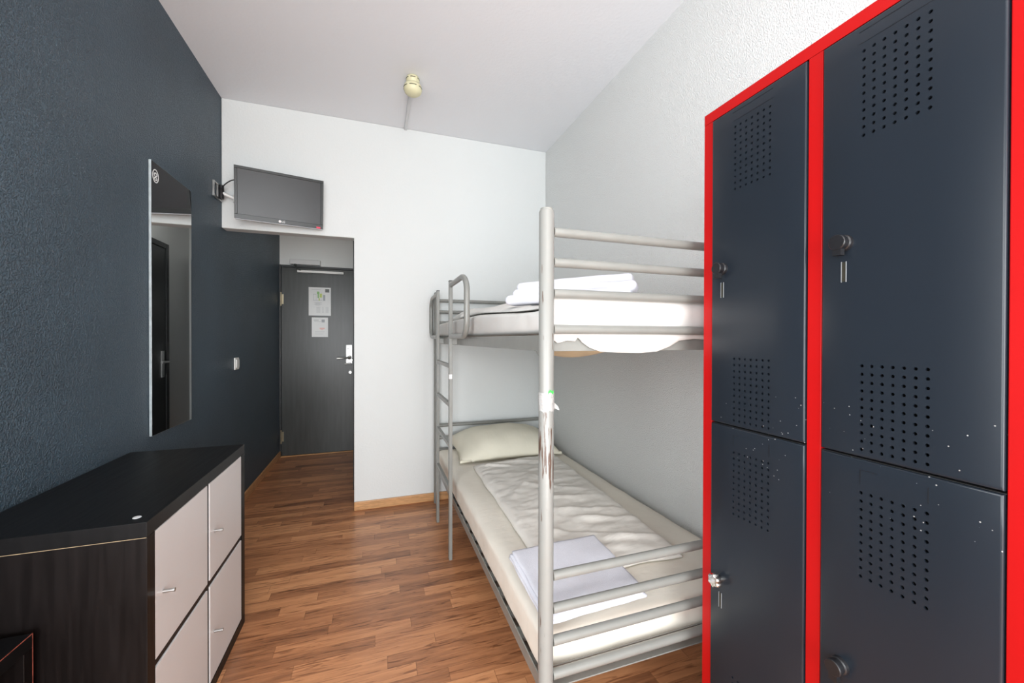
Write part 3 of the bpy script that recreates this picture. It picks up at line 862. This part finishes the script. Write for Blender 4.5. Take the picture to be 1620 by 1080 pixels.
def duvet(label, q, z, t, m, seed, n=(76, 120), folds=(), sg=None):
    """q = near-left, near-right, far-right, far-left"""
    mb = MB()
    hx, hy, hz = 1, 1, 1
    nx, ny = n
    top = {}; bot = {}
    for i in range(nx+1):
        for j in range(ny+1):
            u, v = -1+2*i/nx, -1+2*j/ny
            # rounded outline
            uu = math.sin(u*math.pi/2)*.35 + u*.65; vv = math.sin(v*math.pi/2)*.35 + v*.65
            p = bilin(q, uu, vv)
            edge = max(abs(u), abs(v))
            p = Vector((p.x + .010*nz(p.y*5, seed)*(abs(u) > .6), p.y + .012*nz(p.x*6, seed+3)*(abs(v) > .6)))
            prof = (max(0, 1-abs(u)**9)*max(0, 1-abs(v)**12))**.5
            h = t*(.18+.82*prof)
            wr = .007*nz(p.x*7+seed, p.y*4) + .0065*nz(p.x*9+p.y*10, p.y*19-p.x*5, seed) + .0050*abs(nz(p.x*14+9, p.y*30-p.x*9, seed+7)) + .003*abs(nz(p.x*25+p.y*8, p.y*45, seed+2))
            for fx, fy, ang, ln, ht, wd in folds:
                dx, dy = p.x-fx, p.y-fy
                ca, sa = math.cos(ang), math.sin(ang)
                al, ac = dx*ca+dy*sa, -dx*sa+dy*ca
                if abs(al) < ln: wr += ht*math.exp(-(ac/wd)**2)*(1-(al/ln)**2)
            dz = sg(p.x, p.y) if sg else 0
            z1 = z + dz + h + wr*prof
            top[i, j] = mb.bm.verts.new((p.x, p.y, z1))
            bot[i, j] = mb.bm.verts.new((p.x, p.y, z+dz))
    for i in range(nx):
        for j in range(ny):
            mb._f((top[i, j], top[i+1, j], top[i+1, j+1], top[i, j+1]))
            mb._f((bot[i, j+1], bot[i+1, j+1], bot[i+1, j], bot[i, j]))
    for i in range(nx):
        mb._f((bot[i, 0], bot[i+1, 0], top[i+1, 0], top[i, 0])); mb._f((top[i, ny], top[i+1, ny], bot[i+1, ny], bot[i, ny]))
    for j in range(ny):
        mb._f((top[0, j], top[0, j+1], bot[0, j+1], bot[0, j])); mb._f((bot[nx, j], bot[nx, j+1], top[nx, j+1], top[nx, j]))
    c = bilin(q, 0, 0)
    o = mb.build('duvet', m, origin=(c.x, c.y, z), smooth=True)
    return tag(o, label, 'duvet', 'duvets on the bunk bed')

R_ = math.radians
duvet('pale cream folded duvet spread on the lower bunk below the pillow', [(.545, 1.20), (1.075, 1.180), (1.16, 2.50), (.577, 2.43)], 421e-3, .028, M['duvet'], 3,
      folds=[(.69, 2.33, R_(-22), .13, .013, .012), (.83, 2.37, R_(-4), .2, .010, .014), (.85, 1.62, R_(-14), .22, .010, .016), (.93, 1.50, R_(-20), .2, .011, .016),
             (.80, 1.40, R_(-25), .2, .008, .014), (.95, 1.32, R_(-12), .14, .010, .014), (.72, 1.95, R_(50), .25, .006, .02), (.9, 1.9, R_(-30), .2, .007, .016), (.95, 1.75, R_(-12), .2, .008, .016)])
du = duvet('off-white duvet spread flat over the upper bunk', [(.458, 1.024), (1.26, 1.024), (1.26, 2.36), (.462, 2.28)], 1.348, .016, M['sheet_upper'], 11,
      folds=[(.63, 1.88, R_(80), .38, .034, .08), (.60, 1.62, R_(30), .12, .010, .012), (.8, 1.9, R_(60), .3, .012, .04)], sg=sag)

# sheet flap that slips between the lowest footboard bar and the frame
mb = MB()
prof = [(.455, 1.226), (.472, 1.214), (.500, 1.222), (.528, 1.219), (.533, 1.232), (.548, 1.216), (.570, 1.202), (.605, 1.190), (.66, 1.187), (.74, 1.185), (.80, 1.189), (.845, 1.203), (.885, 1.222), (.94, 1.227), (1.05, 1.222), (1.22, 1.226)]
def zb_(x):
    for (a, za), (b, zb) in zip(prof, prof[1:]):
        if a <= x <= b: return za + (zb-za)*(x-a)/(b-a)
    return prof[-1][1]
nx, ny = 100, 14
g = {}
for i in range(nx+1):
    x = .456 + (1.22-.456)*i/nx
    zb = zb_(x)
    for j in range(ny+1):
        v = j/ny
        if v < .25:
            A = v/.25*math.pi/2
            y = 1.035 - .041*math.sin(A); z = 1.344 + .012*math.cos(A)
        else:
            q = (v-.25)/.75
            z = 1.344 + (zb-1.344)*q
            y = .994 - .0045*min(1, q*1.4) + .002*nz(x*14, z*10)
            if z > 1.27: y -= .010*math.sin(math.pi*min(1, (1.344-z)/.074))
        g[i, j] = mb.bm.verts.new((x, y, z))
for i in range(nx):
    for j in range(ny): mb._f((g[i, j], g[i, j+1], g[i+1, j+1], g[i+1, j]))
mb.build('hanging_flap', M['sheet_upper'], du, smooth=True, solid=.0015)

def pillow(label, cx, cy, z, hx, hy, h, rz, m, seed, tilt=0):
    mb = MB()
    n = 44
    tp_, bt = {}, {}
    for i in range(n+1):
        for j in range(n+1):
            u, v = -1+2*i/n, -1+2*j/n
            u, v = math.sin(u*math.pi/2)*.5+u*.5, math.sin(v*math.pi/2)*.5+v*.5
            x = hx*u*(1-.07*(1-v*v)*abs(u)**3); y = hy*v*(1-.06*(1-u*u)*abs(v)**3)
            p = (max(0, 1-u*u)*max(0, 1-v*v))**.42
            wr = (.006*nz(x*9+seed, y*9) + .006*abs(nz(x*22, y*6, seed)))*p**.4 if p > 0 else 0
            a = math.radians(rz)
            X, Y = x*math.cos(a)-y*math.sin(a), x*math.sin(a)+y*math.cos(a)
            zt = z + h*.30 + 1.7*h*p + wr + tilt*v*hy
            zb = z + h*.30 - h*.30*p + max(0, tilt*v*hy)*.3
            tp_[i, j] = mb.bm.verts.new((cx+X, cy+Y, max(zt, z+.004)))
            bt[i, j] = tp_[i, j] if i in (0, n) or j in (0, n) else mb.bm.verts.new((cx+X, cy+Y, zb))
    for i in range(n):
        for j in range(n):
            mb._f((tp_[i, j], tp_[i+1, j], tp_[i+1, j+1], tp_[i, j+1])); mb._f((bt[i, j+1], bt[i+1, j+1], bt[i+1, j], bt[i, j]))
    o = mb.build('pillow', m, origin=(cx, cy, z), smooth=True)
    return tag(o, label, 'pillow', 'pillows on the bunk bed')
pillow('cream pillow at the head of the lower bunk', .875, 2.732, .420, .365, .225, .085, -1, M['pillow'], 2, tilt=.16)
pillow('cream pillow at the head of the upper bunk', .85, 2.700, 1.350, .340, .230, .050, -2, M['sheet_upper'], 6)

def towel(label, c, hx, hy, layers, rz, m, seed, tilt=(0, 0), name='towel'):
    """folded terry towel: stacked folds joined in one mesh, each (z0, thickness, x shift, y shift, x scale, y scale)"""
    mb = MB()
    a = math.radians(rz); ca, sa = math.cos(a), math.sin(a)
    for (z0, th, dx, dy, kx, ky) in layers:
        def fn(P, u):
            x, y = P.x+dx, P.y+dy
            x += .004*nz(y*14, z0*40, seed); y += .004*nz(x*12, z0*60, seed+1)
            z = P.z + .0025*nz(x*11+seed, y*11) + tilt[0]*x + tilt[1]*y
            return Vector((x*ca-y*sa, x*sa+y*ca, z))
        mb.rbox((c[0], c[1], c[2]+z0+th/2), (hx*kx, hy*ky, th/2), th*.49, (36, 26, 6), fn)
    o = mb.build(name, m, origin=c, smooth=True)
    return tag(o, label, 'towel', 'white towels on the bunk bed')
towel('white towel folded flat near the foot of the lower bunk', (.610, 1.152, .4510), .174, .146,
      [(0, .011, 0, 0, 1, 1), (.0095, .010, -.004, .002, .97, .98), (.0185, .010, .002, .004, .95, .96)], 2, M['towel'], 4, tilt=(.0, .13))
towel('white towel rolled into a bar near the foot of the upper bunk', (.655, 1.262, 1.368), .222, .060,
      [(-.012, .036, -.012, -.020, 1.0, .80), (.006, .040, .006, .006, .98, 1.0), (.034, .036, .004, .010, .93, .80)], -43, M['towel'], 9, tilt=(.03, 0))

# ------------------------------------------------------------------ lockers
LXF = .872
LY0, LY1 = .285, .882
lk = thing('locker_cabinet', 'red steel locker cabinet with four anthracite doors on the right', 'locker', (1.09, (LY0+LY1)/2, 0))
zt = 1.85
mb = MB()
mb.box(LXF+.001, 1.325, LY1-.0015, LY1, .0, zt-.002)          # end panel, far
mb.box(LXF+.001, 1.325, LY0, LY0+.0015, .0, zt-.002)          # end panel, near
mb.box(LXF+.001, 1.325, LY0+.0015, LY1-.0015, .08, .083)
mb.box(1.3235, 1.325, LY0+.0015, LY1-.0015, .083, zt-.002)
mb.build('body', M['locker_red'], lk)
mb = MB(); mb.box(LXF, 1.325, LY0, LY1, zt-.0019, zt); mb.box(LXF, LXF+.0015, LY0, LY1, zt-.028, zt-.0019); mb.build('top_rail', M['locker_red'], lk, bevel=.0008)
mb = MB(); mb.box(LXF, LXF+.02, LY0, LY1, .0, .105); mb.build('plinth', M['locker_red'], lk, bevel=.0008)
for y0, y1 in ((LY1-.029, LY1), (.5695, .598), (LY0, .3125)):
    mb = MB(); mb.box(LXF, LXF+.024, y0, y1, .1055, zt-.0285); mb.build('stile', M['locker_red'], lk, bevel=.0012)
mb = MB()
for y0, y1 in ((.5985, .8525), (.313, .569)):
    mb.box(LXF+.03, LXF+.032, y0, y1, .106, zt-.03)
    mb.box(LXF+.0005, LXF+.03, y0, y1, .999, 1.0)
mb.build('inner_panel', M['locker_in'], lk)

def perforated_door(y0, y1, z0, z1, panels, m):
    """steel door skin with real round perforations; panels = (y start, z start) of 7 x 11 grids of 16 mm pitch"""
    mb = MB()
    x = LXF-.004
    p, nc, nr, hr, seg = .0158, 7, 11, .0030, 16
    py0 = panels[0][0]
    pw = p*nc
    ys = [y0, py0, py0+pw, y1]
    zs = [z0]
    for _, pz in sorted(panels, key=lambda q: q[1]): zs += [pz, pz+p*nr]
    zs.append(z1)
    def rect(a, b, c, d):
        mb.quad((x, b, c), (x, a, c), (x, a, d), (x, b, d))
    for k in range(len(zs)-1):
        rect(ys[0], ys[1], zs[k], zs[k+1]); rect(ys[2], ys[3], zs[k], zs[k+1])
        if k % 2 == 0: rect(ys[1], ys[2], zs[k], zs[k+1])
    for _, pz in panels:
        for i in range(nc):
            for j in range(nr):
                cy, cz = py0+p*(i+.5), pz+p*(j+.5)
                out, inn, bk_ = [], [], []
                for k in range(seg):
                    A = 2*math.pi*k/seg
                    c, s_ = math.cos(A), math.sin(A)
                    mx = max(abs(c), abs(s_))
                    out.append(mb.bm.verts.new((x, cy+p/2*c/mx, cz+p/2*s_/mx)))
                    inn.append(mb.bm.verts.new((x, cy+hr*c, cz+hr*s_)))
                    bk_.append(mb.bm.verts.new((x+.004, cy+hr*c, cz+hr*s_)))
                for k in range(seg):
                    q = (k+1) % seg
                    mb._f((out[q], out[k], inn[k], inn[q])); mb._f((inn[q], inn[k], bk_[k], bk_[q]))
    # folded edges of the door skin
    xb = LXF+.016
    def strip(a, b):
        mb.quad((x, a[0], a[1]), (x, b[0], b[1]), (xb, b[0], b[1]), (xb, a[0], a[1]))
    for za, zb in zip(zs, zs[1:]):
        strip((y1, za), (y1, zb)); strip((y0, zb), (y0, za))
    for ya, yb in zip(ys, ys[1:]):
        strip((ya, z0), (yb, z0)); strip((yb, z1), (ya, z1))
    bmesh.ops.remove_doubles(mb.bm, verts=mb.bm.verts, dist=2e-5)
    mb.bm.normal_update()
    ctr = Vector((x+.01, (y0+y1)/2, (z0+z1)/2))
    for f in mb.bm.faces:
        c = f.calc_center_median()
        if abs(f.normal.x) > .9:
            if f.normal.x > 0: f.normal_flip()
        elif f.calc_area() > 1e-4 or min(abs(c.y-y0), abs(c.y-y1), abs(c.z-z0), abs(c.z-z1)) < 1e-5:
            if f.normal.dot(c-ctr) < 0: f.normal_flip()
    mb.bm.normal_update()
    es = [e for e in mb.bm.edges if e.is_valid and len(e.link_faces) == 2 and abs(e.verts[0].co.x-x) < 1e-6 and abs(e.verts[1].co.x-x) < 1e-6
          and any(abs(f.normal.x) < .1 for f in e.link_faces)
          and (min(abs(e.verts[0].co.y-y0), abs(e.verts[0].co.y-y1)) < 1e-6 and abs(e.verts[0].co.y-e.verts[1].co.y) < 1e-6
               or min(abs(e.verts[0].co.z-z0), abs(e.verts[0].co.z-z1)) < 1e-6 and abs(e.verts[0].co.z-e.verts[1].co.z) < 1e-6)]
    bmesh.ops.bevel(mb.bm, geom=es, offset=.0035, segments=3, affect='EDGES', profile=.5)
    o = smooth_angle(mb.build('door', m, lk), 35)
    return o

def turn_lock(d, y, z, chrome=False):
    x = LXF-.004
    if chrome:
        mb = MB(); mb.lathe((x, y, z), (-1, 0, 0), [(.009, 0), (.009, .010)], 20)
        mb.lathe((x-.0101, y, z), (-1, 0, 0), [(.0135, 0), (.0168, .003), (.0168, .013), (.0145, .017), (.010, .018)], 48, lobes=6, amp=.10)
        o = smooth_angle(mb.build('lock_knob', M['chrome'], d), 30); o['label'] = 'chrome six-lobed lock knob'
    else:
        mb = MB(); mb.lathe((x, y, z), (-1, 0, 0), [(.0165, 0), (.0155, .006), (.0135, .008), (.0135, .012), (.0150, .0135), (.0150, .022), (.0138, .0235)], 32)
        mb.box(x-.0225, x-.011, y-.0075, y+.0075, z-.025, z-.008)
        o = smooth_angle(mb.build('lock_knob', M['black_plastic'], d), 30); o['label'] = 'black turn lock knob'
    mb = MB()
    zs = z-.056
    mb.box(x-.0007, x-.0001, y-.0035, y+.0035, zs-.019, zs+.019)
    mb.mi = 1
    mb.box(x-.0012, x-.0001, y+.0035, y+.0047, zs-.020, zs+.020); mb.box(x-.0012, x-.0001, y-.0047, y-.0035, zs-.020, zs+.020)
    mb.build('key_slot', [M['dark_slit'], M['slot_edge']], d)

def label_frame(d, yc, z, full):
    x = LXF-.004
    if full: bs = [(yc-.050, yc-.0484, z+.008, z+.036), (yc+.048, yc+.0496, z+.008, z+.036), (yc+.022, yc+.046, z+.0345, z+.0357)]
    else: bs = [(yc-.055, yc+.055, z+.008, z+.0094), (yc-.055, yc+.055, z+.030, z+.0316)]
    for y0, y1, z0, z1 in bs:
        mb = MB(); mb.box(x-.0005, x-.0001, y0, y1, z0, z1)
        mb.build('card_emboss', M['emboss'], d)

pw = .0158*7
for (y0, y1), yc, klist in (((.6005, .8505), .7300, ((1.412, False), (.588, True))), ((.3145, .5670), .4473, ((1.414, False), (.583, False)))):
    d = perforated_door(y0, y1, 1.0035, 1.819, [(yc-pw/2, 1.602), (yc-pw/2, 1.010)], M['locker_up'])
    d['label'] = 'upper anthracite door'
    turn_lock(d, y1-.036-.005*(y1 < .6), klist[0][0], klist[0][1]); label_frame(d, yc, 1.776, False)
    d = perforated_door(y0, y1, .1085, .9985, [(yc-pw/2, .770), (yc-pw/2, .190)], M['locker_lo'])
    d['label'] = 'lower anthracite door'
    turn_lock(d, y1-.034-.005*(y1 < .6), klist[1][0], klist[1][1]); label_frame(d, yc, .944, True)
